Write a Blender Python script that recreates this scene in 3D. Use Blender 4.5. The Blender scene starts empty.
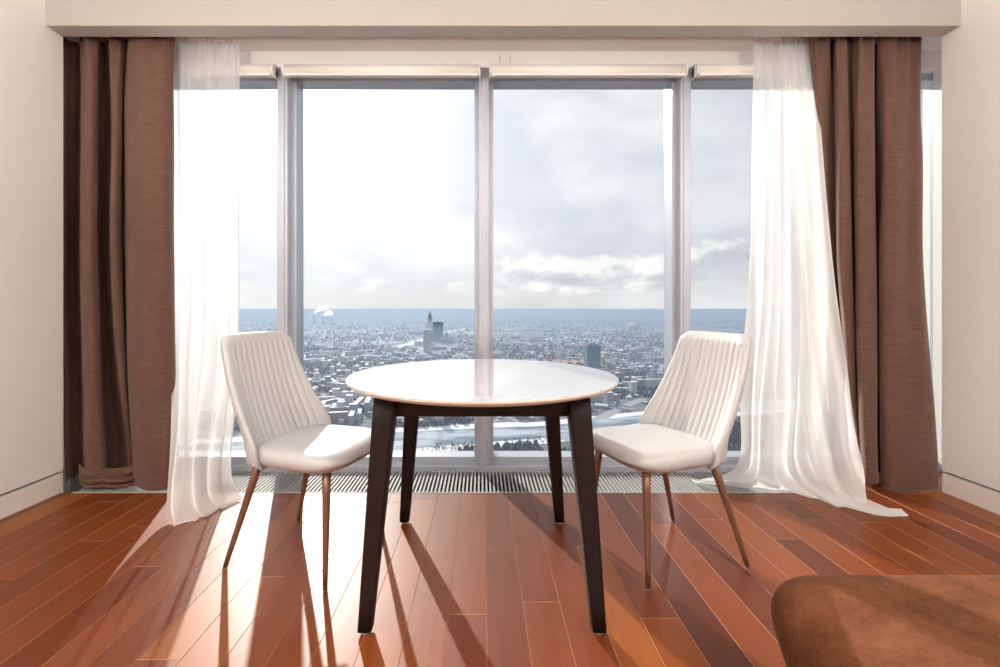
import bpy, bmesh, math, random
from mathutils import Vector, Matrix, noise
R = math.radians
PI = math.pi
sc = bpy.context.scene
C = sc.collection
F, VX, VY, EYE = 450.0, 482.0, 307.0, 1.0          # focal length in px, principal point, eye height

def X(px, Y):
    return (px - VX) / F * Y

# ------------------------------------------------------------------ tagging
def tag(o, label=None, cat=None, group=None, kind=None):
    if label: o['label'] = label
    if cat: o['category'] = cat
    if group: o['group'] = group
    if kind: o['kind'] = kind
    return o

def empty(name, loc=(0, 0, 0), rz=0):
    o = bpy.data.objects.new(name, None)
    o.empty_display_size = .1
    o.location = loc
    o.rotation_euler = (0, 0, rz)
    C.objects.link(o)
    return o

def link_mesh(name, me, mats, parent=None, smooth=False):
    if not isinstance(mats, (list, tuple)):
        mats = [mats]
    for m in mats:
        me.materials.append(m)
    if smooth:
        for p in me.polygons:
            p.use_smooth = True
    o = bpy.data.objects.new(name, me)
    C.objects.link(o)
    if parent: o.parent = parent
    return o

def obj(name, bm, mats, parent=None, smooth=False):
    bmesh.ops.recalc_face_normals(bm, faces=bm.faces[:])
    me = bpy.data.meshes.new(name)
    bm.to_mesh(me)
    bm.free()
    return link_mesh(name, me, mats, parent, smooth)

def struct(o):
    o['kind'] = 'structure'
    return o

# ------------------------------------------------------------------ shapes
def box(bm, x0, x1, y0, y1, z0, z1, mi=0, M=None):
    vs = [bm.verts.new(Vector(p) if M is None else M @ Vector(p)) for p in
          [(x0, y0, z0), (x1, y0, z0), (x1, y1, z0), (x0, y1, z0), (x0, y0, z1), (x1, y0, z1), (x1, y1, z1), (x0, y1, z1)]]
    fs = []
    for f in [(3, 2, 1, 0), (4, 5, 6, 7), (0, 1, 5, 4), (1, 2, 6, 5), (2, 3, 7, 6), (3, 0, 4, 7)]:
        fa = bm.faces.new([vs[i] for i in f])
        fa.material_index = mi
        fs.append(fa)
    return fs

def bbox(bm, x0, x1, y0, y1, z0, z1, bev=.004, seg=2):
    b = bmesh.new()
    box(b, x0, x1, y0, y1, z0, z1)
    bmesh.ops.bevel(b, geom=b.edges[:], offset=bev, segments=seg, affect='EDGES', profile=.5)
    me = bpy.data.meshes.new('tmp')
    b.to_mesh(me); b.free()
    bm.from_mesh(me)
    bpy.data.meshes.remove(me)

def rings(bm, rs, closed_u=True, cap0=True, cap1=True, mi=0):
    rows = [[bm.verts.new(p) for p in r] for r in rs]
    n = len(rows[0])
    for a, b in zip(rows[:-1], rows[1:]):
        for i in range(n if closed_u else n - 1):
            j = (i + 1) % n
            f = bm.faces.new((a[i], a[j], b[j], b[i])); f.material_index = mi
    if cap0: bm.faces.new(rows[0][::-1]).material_index = mi
    if cap1: bm.faces.new(rows[-1]).material_index = mi
    return rows

def tube(bm, p0, p1, r0, r1, n=16, mids=0):
    p0, p1 = Vector(p0), Vector(p1)
    d = (p1 - p0).normalized()
    a = d.orthogonal().normalized()
    b = d.cross(a)
    rs = []
    for k in range(mids + 2):
        t = k / (mids + 1)
        c = p0.lerp(p1, t); r = r0 + (r1 - r0) * t
        rs.append([c + (a * math.cos(2 * PI * i / n) + b * math.sin(2 * PI * i / n)) * r for i in range(n)])
    rings(bm, rs)

def catmull(P, t):
    n = len(P) - 1
    x = min(max(t, 0), 1) * n
    i = min(int(x), n - 1)
    u = x - i
    p0, p1, p2, p3 = P[max(i - 1, 0)], P[i], P[i + 1], P[min(i + 2, n)]
    return .5 * ((2 * p1) + (p2 - p0) * u + (2 * p0 - 5 * p1 + 4 * p2 - p3) * u * u + (3 * p1 - p0 - 3 * p2 + p3) * u ** 3)

# ------------------------------------------------------------------ materials
def mat(name, col, rough=.5, metal=0., **kw):
    m = bpy.data.materials.new(name)
    m.use_nodes = True
    b = m.node_tree.nodes['Principled BSDF']
    b.inputs['Base Color'].default_value = (*col, 1)
    b.inputs['Roughness'].default_value = rough
    b.inputs['Metallic'].default_value = metal
    for k, v in kw.items():
        b.inputs[k].default_value = v
    return m

class NT:
    def __init__(s, m): s.t = m.node_tree; s.n = s.t.nodes
    def new(s, ty, **kw):
        n = s.n.new(ty)
        for k, v in kw.items(): setattr(n, k, v)
        return n
    def l(s, a, b): s.t.links.new(a, b)
    def val(s, sock, v):
        if isinstance(v, bpy.types.NodeSocket): s.l(v, sock)
        else: sock.default_value = v
    def math(s, op, a, b=0., c=None, clamp=False):
        n = s.new('ShaderNodeMath', operation=op, use_clamp=clamp)
        s.val(n.inputs[0], a); s.val(n.inputs[1], b)
        if c is not None: s.val(n.inputs[2], c)
        return n.outputs[0]
    def mix(s, f, a, b, blend='MIX'):
        n = s.new('ShaderNodeMix', data_type='RGBA', blend_type=blend)
        s.val(n.inputs[0], f)
        for i, v in ((6, a), (7, b)):
            if not isinstance(v, bpy.types.NodeSocket): v = (*v, 1) if len(v) == 3 else v
            s.val(n.inputs[i], v)
        return n.outputs[2]
    def ramp(s, f, stops, interp='LINEAR'):
        n = s.new('ShaderNodeValToRGB')
        n.color_ramp.interpolation = interp
        e = n.color_ramp.elements
        while len(e) < len(stops): e.new(.5)
        for el, (p, c) in zip(e, stops):
            el.position = p
            el.color = (*c, 1) if isinstance(c, tuple) else (c, c, c, 1)
        s.l(f, n.inputs[0])
        return n.outputs[0]
    def noise(s, vec, scale, detail=4, rough=.5, dist=0., out=0):
        n = s.new('ShaderNodeTexNoise')
        n.inputs['Scale'].default_value = scale
        n.inputs['Detail'].default_value = detail
        n.inputs['Roughness'].default_value = rough
        n.inputs['Distortion'].default_value = dist
        s.l(vec, n.inputs['Vector'])
        return n.outputs[out]
    def mapping(s, vec, scale=(1, 1, 1), rot=(0, 0, 0)):
        n = s.new('ShaderNodeMapping')
        n.inputs['Scale'].default_value = scale
        n.inputs['Rotation'].default_value = rot
        s.l(vec, n.inputs['Vector'])
        return n.outputs[0]
    def bump(s, h, strength, dist):
        n = s.new('ShaderNodeBump')
        n.inputs['Strength'].default_value = strength
        n.inputs['Distance'].default_value = dist
        s.l(h, n.inputs['Height'])
        return n.outputs[0]

def objco(t): return t.new('ShaderNodeTexCoord').outputs['Object']
def bsdf(m): return m.node_tree.nodes['Principled BSDF']

WALL = (.88, .86, .83)
m_wall = mat('wall_paint', WALL, .38)
m_wall_shaded = mat('wall_paint_shaded', (.45, .412, .372), .6)  # same paint as the walls, with the beam's shade put into its colour
m_ceil = mat('ceiling_paint', (.86, .84, .815), .8)
m_base = mat('baseboard_paint', (.84, .80, .755), .4)
m_slot = mat('shadow_gap', (.03, .028, .026), .8)
m_frame = mat('window_aluminium', (.50, .54, .61), .32, .3)
m_roller = mat('roller_fabric', (.85, .80, .745), .7)
m_rail = mat('white_rail', (.82, .79, .75), .45)
m_leather = mat('white_leather', (.52, .515, .51), .36)
t = NT(m_leather)
t.l(t.bump(t.noise(objco(t), 320, 3), .12, .001), bsdf(m_leather).inputs['Normal'])
m_chairleg = mat('bronze_metal_leg', (.23, .115, .07), .32, .35)
m_top = mat('white_gloss_top', (.50, .50, .505), .05)
bsdf(m_top).inputs['Coat Weight'].default_value = 1.
bsdf(m_top).inputs['Coat Roughness'].default_value = .02
bsdf(m_top).inputs['Coat IOR'].default_value = 1.7
bsdf(m_top).inputs['IOR'].default_value = 1.6
m_edge = mat('beige_table_edge', (.60, .51, .44), .35)
m_dark = mat('dark_wenge', (.030, .017, .014), .5)
bsdf(m_dark).inputs['Specular IOR Level'].default_value = .16
t = NT(m_dark)
g = t.noise(t.mapping(objco(t), (60, 60, 4)), 2, 5)
t.l(t.mix(g, (.012, .0065, .0055), (.026, .015, .0125)), bsdf(m_dark).inputs['Base Color'])
m_glide = mat('grey_glide', (.25, .25, .26), .4)
m_grille = mat('aluminium_slats', (.40, .40, .40), .6)
bsdf(m_grille).inputs['Specular IOR Level'].default_value = .2
m_trough = mat('black_trough', (.006, .006, .007), .7)

# brown curtain weave
m_curt = mat('brown_curtain_weave', (.19, .10, .066), .85)
t = NT(m_curt)
oc = objco(t)
n1 = t.noise(t.mapping(oc, (14, 14, 260)), 1, 4, .6)
n2 = t.noise(t.mapping(oc, (300, 300, 30)), 1, 2)
f = t.math('MULTIPLY_ADD', n2, .3, t.math('MULTIPLY', n1, .8))
t.l(t.ramp(f, [(.3, (.066, .030, .020)), (.75, (.18, .087, .059))]), bsdf(m_curt).inputs['Base Color'])
t.l(t.bump(f, .35, .002), bsdf(m_curt).inputs['Normal'])
bsdf(m_curt).inputs['Sheen Weight'].default_value = .25
bsdf(m_curt).inputs['Sheen Tint'].default_value = (.9, .7, .6, 1)

# sheer voile : thin weave, part open, part diffusing
def sheer(name, openness):
    m = bpy.data.materials.new(name)
    m.use_nodes = True
    t = NT(m)
    t.n.remove(bsdf(m))
    out = t.n['Material Output']
    d = t.new('ShaderNodeBsdfDiffuse'); d.inputs[0].default_value = (.93, .93, .92, 1)
    tr = t.new('ShaderNodeBsdfTranslucent'); tr.inputs[0].default_value = (.93, .935, .93, 1)
    tp = t.new('ShaderNodeBsdfTransparent')
    mx = t.new('ShaderNodeMixShader'); mx.inputs[0].default_value = .55
    t.l(d.outputs[0], mx.inputs[1]); t.l(tr.outputs[0], mx.inputs[2])
    lw = t.new('ShaderNodeLayerWeight'); lw.inputs[0].default_value = .35
    fac = t.math('SUBTRACT', openness, t.math('MULTIPLY', lw.outputs['Facing'], openness * .95))
    wv = t.noise(t.mapping(objco(t), (500, 500, 700)), 1, 1)
    fac = t.math('MULTIPLY', fac, t.math('MULTIPLY_ADD', wv, .4, .8), clamp=True)
    m2 = t.new('ShaderNodeMixShader')
    t.l(fac, m2.inputs[0]); t.l(mx.outputs[0], m2.inputs[1]); t.l(tp.outputs[0], m2.inputs[2])
    t.l(m2.outputs[0], out.inputs['Surface'])
    return m
m_sheer = sheer('white_voile', .30)
m_sheer_r = sheer('cream_voile', .20)

# window glass : clear pane with a Fresnel reflection
m_glass = bpy.data.materials.new('window_glass')
m_glass.use_nodes = True
t = NT(m_glass)
t.n.remove(bsdf(m_glass))
tp = t.new('ShaderNodeBsdfTransparent'); tp.inputs[0].default_value = (.965, .975, .98, 1)
gl = t.new('ShaderNodeBsdfGlossy'); gl.inputs['Roughness'].default_value = 0
fr = t.new('ShaderNodeFresnel'); fr.inputs[0].default_value = 1.33
mx = t.new('ShaderNodeMixShader')
t.l(t.math('MULTIPLY', fr.outputs[0], .6), mx.inputs[0]); t.l(tp.outputs[0], mx.inputs[1]); t.l(gl.outputs[0], mx.inputs[2])
t.l(mx.outputs[0], t.n['Material Output'].inputs['Surface'])

# parquet: per plank tone comes from a face attribute
m_floor = mat('jatoba_planks', (.3, .09, .03), .3)
t = NT(m_floor)
at = t.new('ShaderNodeAttribute', attribute_name='tone', attribute_type='GEOMETRY')
oc = objco(t)
off = t.new('ShaderNodeCombineXYZ')
t.l(t.math('MULTIPLY', at.outputs['Fac'], 37.), off.inputs[0]); t.l(t.math('MULTIPLY', at.outputs['Fac'], 91.), off.inputs[1])
va = t.new('ShaderNodeVectorMath', operation='ADD')
t.l(oc, va.inputs[0]); t.l(off.outputs[0], va.inputs[1])
grain = t.noise(t.mapping(va.outputs[0], (34, 1.6, 1)), 1, 6, .6, .6)
fine = t.noise(t.mapping(va.outputs[0], (180, 7, 1)), 1, 4, .6)
cloud = t.noise(va.outputs[0], 3.2, 3)
basec = t.ramp(at.outputs['Fac'], [(0, (.085, .015, .0025)), (.35, (.142, .028, .0045)), (.7, (.205, .050, .008)), (1, (.285, .092, .017))])
gv = t.math('MULTIPLY_ADD', grain, .8, t.math('MULTIPLY_ADD', fine, .35, t.math('MULTIPLY', cloud, .45)))
gc = t.ramp(gv, [(.35, (.70, .64, .60)), (.8, (1, 1, 1)), (1., (1.12, 1.16, 1.18))])
t.l(t.mix(1., basec, gc, 'MULTIPLY'), bsdf(m_floor).inputs['Base Color'])
t.l(t.math('MULTIPLY_ADD', grain, .08, .38), bsdf(m_floor).inputs['Roughness'])
t.l(t.bump(gv, .025, .001), bsdf(m_floor).inputs['Normal'])
bsdf(m_floor).inputs['Coat Weight'].default_value = .04
bsdf(m_floor).inputs['Specular IOR Level'].default_value = .30
bsdf(m_floor).inputs['Coat Roughness'].default_value = .10
m_gap = mat('plank_joint', (.38, .20, .115), .4)

# brown velour seat
m_velour = mat('tan_velour', (.25, .10, .05), .8)
t = NT(m_velour)
oc = objco(t)
v = t.math('MULTIPLY_ADD', t.noise(oc, 9, 5, .65, .6), .7, t.math('MULTIPLY', t.noise(oc, 90, 3), .3))
t.l(t.ramp(v, [(.35, (.075, .026, .010)), (.65, (.150, .055, .023))]), bsdf(m_velour).inputs['Base Color'])
t.l(t.bump(t.noise(oc, 420, 2), .2, .001), bsdf(m_velour).inputs['Normal'])
bsdf(m_velour).inputs['Sheen Weight'].default_value = .05
bsdf(m_velour).inputs['Specular IOR Level'].default_value = .08
bsdf(m_velour).inputs['Sheen Roughness'].default_value = .4
bsdf(m_velour).inputs['Sheen Tint'].default_value = (1, .66, .45, 1)

# ------------------------------------------------------------------ room shell
WL, WR = -2.266, 2.488
YB, YE, YW = -3.4, 2.435, 2.86          # rear wall, end of the side walls, glazing line
ZC, ZBEAM, ZPOCK = 2.78, 2.46, 2.555
YF = 2.42                              # end of the planks, start of the floor grille

PW = .124
PX0 = WL - .02 - (WL - .02 - .014) % PW
PLANK_EDGE = PX0 + PW * math.ceil((1.93 - PX0) / PW)      # right of this the boards run on to the window

def make_floor():
    random.seed(11)
    bm = bmesh.new()
    lay = bm.faces.layers.float.new('tone')
    W, bev = .124, .0014
    x = PX0
    while x < WR + .30:
        y = YB - random.uniform(0, 1.5)
        yf = YF if x < PLANK_EDGE - .01 else 2.734
        while y < yf:
            L = random.choice((.9, 1.2, 1.2, 1.5, 1.8))
            y1 = min(y + L, yf)
            if y1 - y > .02:
                tone = min(max(random.gauss(.5, .2), 0), 1)
                a = [(x, y), (x + W, y), (x + W, y1), (x, y1)]
                b = [(x + bev, y + bev), (x + W - bev, y + bev), (x + W - bev, y1 - bev), (x + bev, y1 - bev)]
                lo = [bm.verts.new((p[0], p[1], -.0026)) for p in a]
                hi = [bm.verts.new((p[0], p[1], 0)) for p in b]
                f = bm.faces.new(hi); f[lay] = tone
                for i in range(4):
                    g = bm.faces.new((lo[i], lo[(i + 1) % 4], hi[(i + 1) % 4], hi[i]))
                    g[lay] = tone; g.material_index = 1
            y = y1
        x += W
    box(bm, WL - .4, WR + .4, YB - .1, YF, -.2, -.0027)
    box(bm, WL - .4, PLANK_EDGE, YF, 3.0, -.2, -.12)
    box(bm, PLANK_EDGE, WR + .4, YF, 3.0, -.2, -.0027)
    me = bpy.data.meshes.new('floor')
    bm.to_mesh(me); bm.free()
    return struct(link_mesh('floor', me, [m_floor, m_gap]))
make_floor()

def side_wall(name, bname, xi, sgn, xe):
    # xi: inner face, sgn: direction away from the room, xe: face of the set-back part by the glazing
    bm = bmesh.new()
    xs = lambda a, b: (min(a, b), max(a, b))
    box(bm, *xs(xi, xi + sgn * .03), YB, YE, .116, ZC)
    box(bm, *xs(xi + sgn * .03, xi + sgn * .5), YB, YE, -.02, ZC)
    box(bm, *xs(xe, xi + sgn * .6), YE, 2.795, -.2, ZC)
    box(bm, *xs(xe + sgn * .14, xi + sgn * .6), 2.795, 3.0, -.2, ZC)
    struct(obj(name, bm, m_wall))
    bm = bmesh.new()
    bbox(bm, *xs(xi, xi + sgn * .029), YB + .002, YE, -.015, .104, .002)
    box(bm, *xs(xi + sgn * .022, xi + sgn * .0295), YB + .002, YE - .002, .104, .116, 1)
    struct(obj(bname, bm, [m_base, m_slot]))
side_wall('wall_left', 'baseboard_left', WL, -1, -2.50)
side_wall('wall_right', 'baseboard_right', WR, 1, 2.80)

bm = bmesh.new(); box(bm, WL - .5, WR + .5, YB - .15, YB, -.1, ZC + .1); struct(obj('wall_back', bm, m_wall))
bm = bmesh.new(); box(bm, WL - .5, WR + .5, YB - .1, 2.34, ZC, ZC + .12); struct(obj('ceiling', bm, m_ceil))
bm = bmesh.new(); bbox(bm, WL, WR, 2.335, 2.433, ZBEAM, ZC + .05, .003); struct(obj('trim_1', bm, m_wall_shaded))   # pelmet beam
bm = bmesh.new(); box(bm, WL - .5, WR + .5, 2.433, 3.0, ZPOCK, ZC + .12); struct(obj('ceiling_pocket', bm, m_ceil))
bm = bmesh.new(); box(bm, WL - .5, WR + .5, 2.735, 3.0, 2.455, ZPOCK); struct(obj('wall_window', bm, m_ceil))

# ------------------------------------------------------------------ glazing
posts = [-2.42, -1.215, .012, 1.239, 2.35]
bm = bmesh.new()
ends = [-2.62] + posts + [2.93]
for i, px in enumerate(posts):
    bm = bmesh.new()
    bbox(bm, px - .031, px + .031, 2.74, 2.93, -.02, 2.455, .003)
    bbox(bm, px - .012, px + .012, 2.733, 2.742, -.02, 2.455, .002)          # raised centre fin
    struct(obj('trim_%d' % (i + 2), bm, m_frame))
bm = bmesh.new()
bbox(bm, -2.62, 2.93, 2.735, 2.93, -.2, .032, .003)
struct(obj('sill_window', bm, m_frame))
for i in range(6):
    a = ends[i] + (.031 if i else 0)
    b = ends[i + 1] - (.031 if i < 5 else 0)
    s = .028
    bm = bmesh.new()
    box(bm, a, a + s, 2.80, 2.915, .032, 2.455)
    box(bm, b - s, b, 2.80, 2.915, .032, 2.455)
    box(bm, a + s, b - s, 2.80, 2.915, .032, .068)
    box(bm, a + s, b - s, 2.80, 2.915, 2.408, 2.455)
    w = struct(obj('window_%d' % (i + 1), bm, m_frame))
    bm = bmesh.new()
    box(bm, a + s - .004, b - s + .004, 2.880, 2.892, .064, 2.412)
    obj('pane', bm, m_glass, w)

# rolled up blinds under the lintel, one per bay
names = ['rolled cream blind above the narrow bay at the far left edge', 'rolled cream blind above the left window bay behind left sheer curtain',
         'rolled cream blind above the window pane left of the middle mullion',
         'rolled cream blind above the window pane right of the middle mullion',
         'rolled cream blind above the right window bay beside the right sheer curtain',
         'rolled cream blind above the narrow bay at the far right edge']
for i in range(1, 5):
    a, b = ends[i] + .030, ends[i + 1] - .020
    r = empty('roller_blind', ((a + b) / 2, 2.69, 2.41))
    tag(r, names[i], 'blind', 'roller blinds above the windows')
    h = (b - a) / 2
    bm = bmesh.new(); tube(bm, (-h + .012, 0, 0), (h - .012, 0, 0), .036, .036, 28); o = obj('roll', bm, m_roller, r, True)
    bm = bmesh.new(); bbox(bm, -h + .016, h - .016, -.0375, -.030, -.044, -.028, .003); obj('hem_bar', bm, m_rail, r)
    for s in (-1, 1):
        bm = bmesh.new()
        rs = []
        for dx in (-.004, .004):
            rs.append([(s * (h - .006) + dx, .038 * math.cos(2 * PI * k / 24) , .040 * math.sin(2 * PI * k / 24)) for k in range(24)])
        rings(bm, rs)
        box(bm, s * (h - .006) - .004, s * (h - .006) + .004, .01, .046, -.03, .045)
        obj('end_bracket', bm, m_rail, r)

# small white box on the lintel strip
r = empty('sensor_box', (X(505, 2.73), 2.735, 2.505))
tag(r, 'tiny white rounded box on the strip above the blinds near the middle mullion', 'sensor')
bm = bmesh.new(); bbox(bm, -.034, .034, -.016, 0, -.022, .022, .008, 3); obj('case', bm, m_rail, r)
bm = bmesh.new(); bbox(bm, -.024, .024, -.019, -.015, -.014, .014, .002); obj('cover', bm, m_roller, r)

# curtain tracks under the pocket ceiling
for (y, lab) in ((2.535, 'white curtain track nearest the beam, carrying the brown curtains'), (2.600, 'white curtain track nearest the window, carrying the sheer curtains')):
    r = empty('curtain_track', (.1, y, ZPOCK))
    tag(r, lab, 'curtain track')
    bm = bmesh.new()
    bbox(bm, -2.3, 2.36, -.012, .012, -.018, 0, .002); obj('rail', bm, m_rail, r)
    for s in (-2.3, 2.36):
        bm = bmesh.new(); bbox(bm, s - .008, s + .008, -.015, .015, -.021, 0, .003); obj('end_stop', bm, m_rail, r)

# floor grille of the convector
r = empty('floor_grille', (0, 2.575, 0))
tag(r, 'long floor convector grille of metal slats along the foot of the window', 'floor grille')
GX0, GX1 = -2.2, PLANK_EDGE - .011
bm = bmesh.new(); n = 0
x = GX0 + .01
while x < GX1 - .01:
    box(bm, x - .0048, x + .0048, -.145, .152, -.016, -.0005)
    x += .0215
obj('slat_panel', bm, m_grille, r)
bm = bmesh.new()
bbox(bm, GX0 - .01, GX1 + .01, -.155, -.143, -.03, .002, .001)
bbox(bm, GX0 - .01, GX1 + .01, .150, .159, -.03, .002, .001)
obj('rim', bm, m_grille, r)
bm = bmesh.new(); box(bm, GX0 - .01, GX1 + .01, -.154, .158, -.118, -.07); obj('trough', bm, m_trough, r)

# ------------------------------------------------------------------ curtains (lofted cloth)
def cloth(name, secs, nu, nv, m, parent=None, wob=None, thick=.0, smooth_v=True):
    S = [[Vector(p) for p in s] for s in secs]
    bm = bmesh.new()
    rows = []
    for j in range(nv + 1):
        v = j / nv
        ctrl = [catmull([s[i] for s in S], v) for i in range(len(S[0]))]
        row = []
        for i in range(nu + 1):
            u = i / nu
            p = catmull(ctrl, u)
            if wob: p = wob(p, u, v)
            row.append(p)
        rows.append(row)
    rings(bm, rows, False, False, False)
    o = obj(name, bm, m, parent, True)
    if thick:
        md = o.modifiers.new('thickness', 'SOLIDIFY'); md.thickness = thick; md.offset = 0
    return o

def sec(z, pts, dz=None):
    return [(X(px, y), y, z if dz is None else z + dz[i]) for i, (px, y) in enumerate(pts)]

def scale_depth(pts, k, y0, px=None):
    return [((p if px is None else px[0] + (px[1] - px[0]) * i / (len(pts) - 1)), y0 + (y - y0) * k) for i, (p, y) in enumerate(pts)]

ZT = 2.535
# left brown curtain
base = [(62, 2.56), (66, 2.66), (77, 2.71), (83, 2.62), (81, 2.50), (89, 2.445), (97, 2.50), (95, 2.62), (105, 2.72), (115, 2.62), (111, 2.50), (115, 2.475), (120, 2.51),
        (121, 2.62), (125, 2.66), (127, 2.52), (140, 2.445), (158, 2.445), (170, 2.49), (174, 2.55), (172, 2.63)]
topp = scale_depth(base, .42, 2.535)
bot = [(66, 2.56), (72, 2.64), (83, 2.68), (87, 2.60), (85, 2.50), (94, 2.46), (105, 2.50), (104, 2.62), (118, 2.72), (130, 2.66), (128, 2.60), (129, 2.60), (131, 2.59),
       (132, 2.62), (133, 2.60), (134, 2.52), (146, 2.445), (162, 2.445), (174, 2.49), (178, 2.55), (176, 2.62)]
mid2 = [((a + c) / 2, (b + d) / 2) for (a, b), (c, d) in zip(base, bot)]
def wob_b(p, u, v):
    q = p.copy()
    if v < .16:                                  # gathered heading: small pinch pleats
        k = (1 - v / .16)
        q.y += .016 * k * math.sin(u * 70 + 2 * noise.noise(Vector((u * 8, 0, 1))))
    q.y += .008 * noise.noise(Vector((u * 9, v * 5, 3.1)))
    q.x += .006 * noise.noise(Vector((u * 6, v * 7, 8.4)))
    return q
r = empty('brown_curtain', (0, 0, 0))
def setbase(root, loc):
    root.location = loc
    for ch in root.children:
        ch.matrix_parent_inverse = Matrix.Translation(-Vector(loc))
tag(r, 'heavy brown curtain hanging at the left end of the window', 'curtain')
cloth('panel', [sec(ZT, topp), sec(2.0, [(p, .3 * a + .7 * y) for (p, y), (_, a) in zip(base, topp)]), sec(1.2, base), sec(.55, mid2), sec(.15, bot), sec(.004, bot)],
      220, 110, m_curt, r, wob_b, .004)
# crumpled tail of the left curtain lying on the floor
crum = []
for k, (z, yo) in enumerate([(.10, .0), (.075, -.03), (.055, -.012), (.04, -.045), (.025, -.02), (.012, -.05), (.008, 0.0)]):
    crum.append([(X(px, 2.50 + yo), 2.50 + yo + dy, z + dzz) for px, dy, dzz in ((68, .07, .0), (77, .02, .012), (90, -.01, .0), (102, -.005, .012), (112, .0, .0), (121, .03, -.004), (126, .08, -.006))])
cloth('crumpled_hem', crum, 60, 40, m_curt, r, lambda p, u, v: p + Vector((0, .01 * noise.noise(p * 22), abs(.01 * noise.noise(p * 25 + Vector((4, 2, 9)))))), .004)
setbase(r, (-2.05, 2.52, 0))

# right brown curtain
topr = [(812, 2.60), (811, 2.53), (818, 2.50), (827, 2.53), (832, 2.61), (836, 2.50), (842, 2.495), (848, 2.52), (852, 2.61), (856, 2.50), (864, 2.485),
        (872, 2.52), (875, 2.62), (879, 2.51), (888, 2.495), (898, 2.51), (908, 2.535), (917, 2.54), (919, 2.60)]
midr = [(820, 2.68), (826, 2.64), (833, 2.605), (837, 2.66), (838, 2.58), (842, 2.475), (852, 2.51), (850, 2.66), (856, 2.62), (856, 2.48), (864, 2.455),
        (876, 2.50), (874, 2.67), (882, 2.62), (880, 2.49), (892, 2.45), (906, 2.475), (922, 2.50), (923, 2.60)]
botr = [(846, 2.70), (849, 2.66), (852, 2.64), (855, 2.68), (855, 2.62), (857, 2.58), (859, 2.55), (858, 2.60), (860, 2.58), (861, 2.52), (868, 2.465),
        (878, 2.50), (874, 2.66), (884, 2.66), (881, 2.52), (894, 2.445), (915, 2.44), (936, 2.475), (937, 2.60)]
hem = [.03, .03, .03, .03, .03, .03, .03, .03, .03, .03, .03, .025, .02, .01, .006, .004, .004, .005, .01]
mid2r = [((a + 1.2 * c) / 2.2, (b + 1.2 * d) / 2.2) for (a, b), (c, d) in zip(midr, botr)]
r = empty('brown_curtain', (0, 0, 0))
tag(r, 'heavy brown curtain hanging at the right end of the window', 'curtain')
cloth('panel', [sec(ZT, topr), sec(1.9, [(.4 * p + .6 * a, .4 * y + .6 * b) for (p, y), (a, b) in zip(topr, midr)]), sec(1.2, midr), sec(.55, mid2r), sec(.15, botr), sec(.0, botr, hem)],
      220, 110, m_curt, r, wob_b, .004)
setbase(r, (2.25, 2.52, 0))

# left sheer curtain: hangs from the inner track, its foot pulled into the room
def wob_s(seed, amp, freq):
    def w(p, u, v):
        q = p.copy()
        k = .35 + .65 * min(v * 2.2, 1) if v < .75 else 1 - .5 * (v - .75) * 4
        ph = u * freq + .8 * noise.noise(Vector((u * 3, v * 2.2, seed)))
        q.y += amp * k * math.sin(ph * 2 * PI)
        q.x += amp * .4 * k * math.cos(ph * 2 * PI * .7 + 1)
        q += Vector((0, 1, 0)) * .03 * k * noise.noise(Vector((u * 5, v * 4, seed + 2)))
        if v < .05: q.y += .01 * math.sin(u * 95) * (1 - v / .05)
        q.z = max(q.z, .006)
        return q
    return w
ls_top = [(172, 2.602), (184, 2.598), (196, 2.606), (208, 2.598), (220, 2.606), (231, 2.598), (240, 2.602)]
ls_mid = [(172, 2.62), (183, 2.60), (195, 2.63), (207, 2.60), (219, 2.64), (229, 2.62), (238, 2.63)]
ls_low = [(172, 2.46), (182, 2.45), (192, 2.47), (203, 2.48), (215, 2.52), (227, 2.55), (235, 2.57)]
ls_b1 = [(169, 2.20), (178, 2.19), (188, 2.22), (199, 2.24), (211, 2.32), (223, 2.40), (233, 2.46)]
ls_b2 = [(170, 2.075), (181, 2.08), (193, 2.10), (205, 2.13), (219, 2.20), (231, 2.26), (244, 2.33)]
r = empty('sheer_curtain', (0, 0, 0))
tag(r, 'white sheer curtain hanging beside the left brown curtain, glowing in the sun', 'curtain')
cloth('panel', [sec(2.548, ls_top), sec(1.7, ls_mid), sec(.95, ls_mid), sec(.42, ls_low), sec(.09, ls_b1), sec(.008, ls_b2)], 150, 130, m_sheer, r, wob_s(1.3, .022, 5.5))
setbase(r, (-1.5, 2.5, 0))

# right sheer curtain: a straight fall that pools on the grille, and a flap drawn out into the room
rs_top = [(752, 2.602), (761, 2.598), (770, 2.606), (779, 2.598), (789, 2.606), (800, 2.598), (812, 2.598)]
rs_m1 = [(749, 2.602), (758, 2.62), (768, 2.606), (778, 2.61), (791, 2.598), (805, 2.60), (819, 2.60)]
rs_m2 = [(746, 2.64), (755, 2.61), (766, 2.64), (778, 2.60), (792, 2.61), (810, 2.55), (833, 2.54)]
rs_low = [(743, 2.60), (751, 2.56), (761, 2.58), (773, 2.54), (788, 2.56), (805, 2.52), (826, 2.54)]
rs_b1 = [(741, 2.50), (748, 2.47), (759, 2.49), (772, 2.45), (786, 2.47), (802, 2.43), (822, 2.46)]
rs_b2 = [(700, 2.50), (722, 2.44), (750, 2.41), (785, 2.38), (818, 2.29), (852, 2.20), (905, 2.145)]
rs_b3 = [(690, 2.58), (715, 2.50), (748, 2.455), (785, 2.43), (815, 2.36), (845, 2.28), (903, 2.20)]
r = empty('sheer_curtain', (0, 0, 0))
tag(r, 'white sheer curtain beside the right brown curtain, trailing out onto the floorboards', 'curtain')
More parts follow.
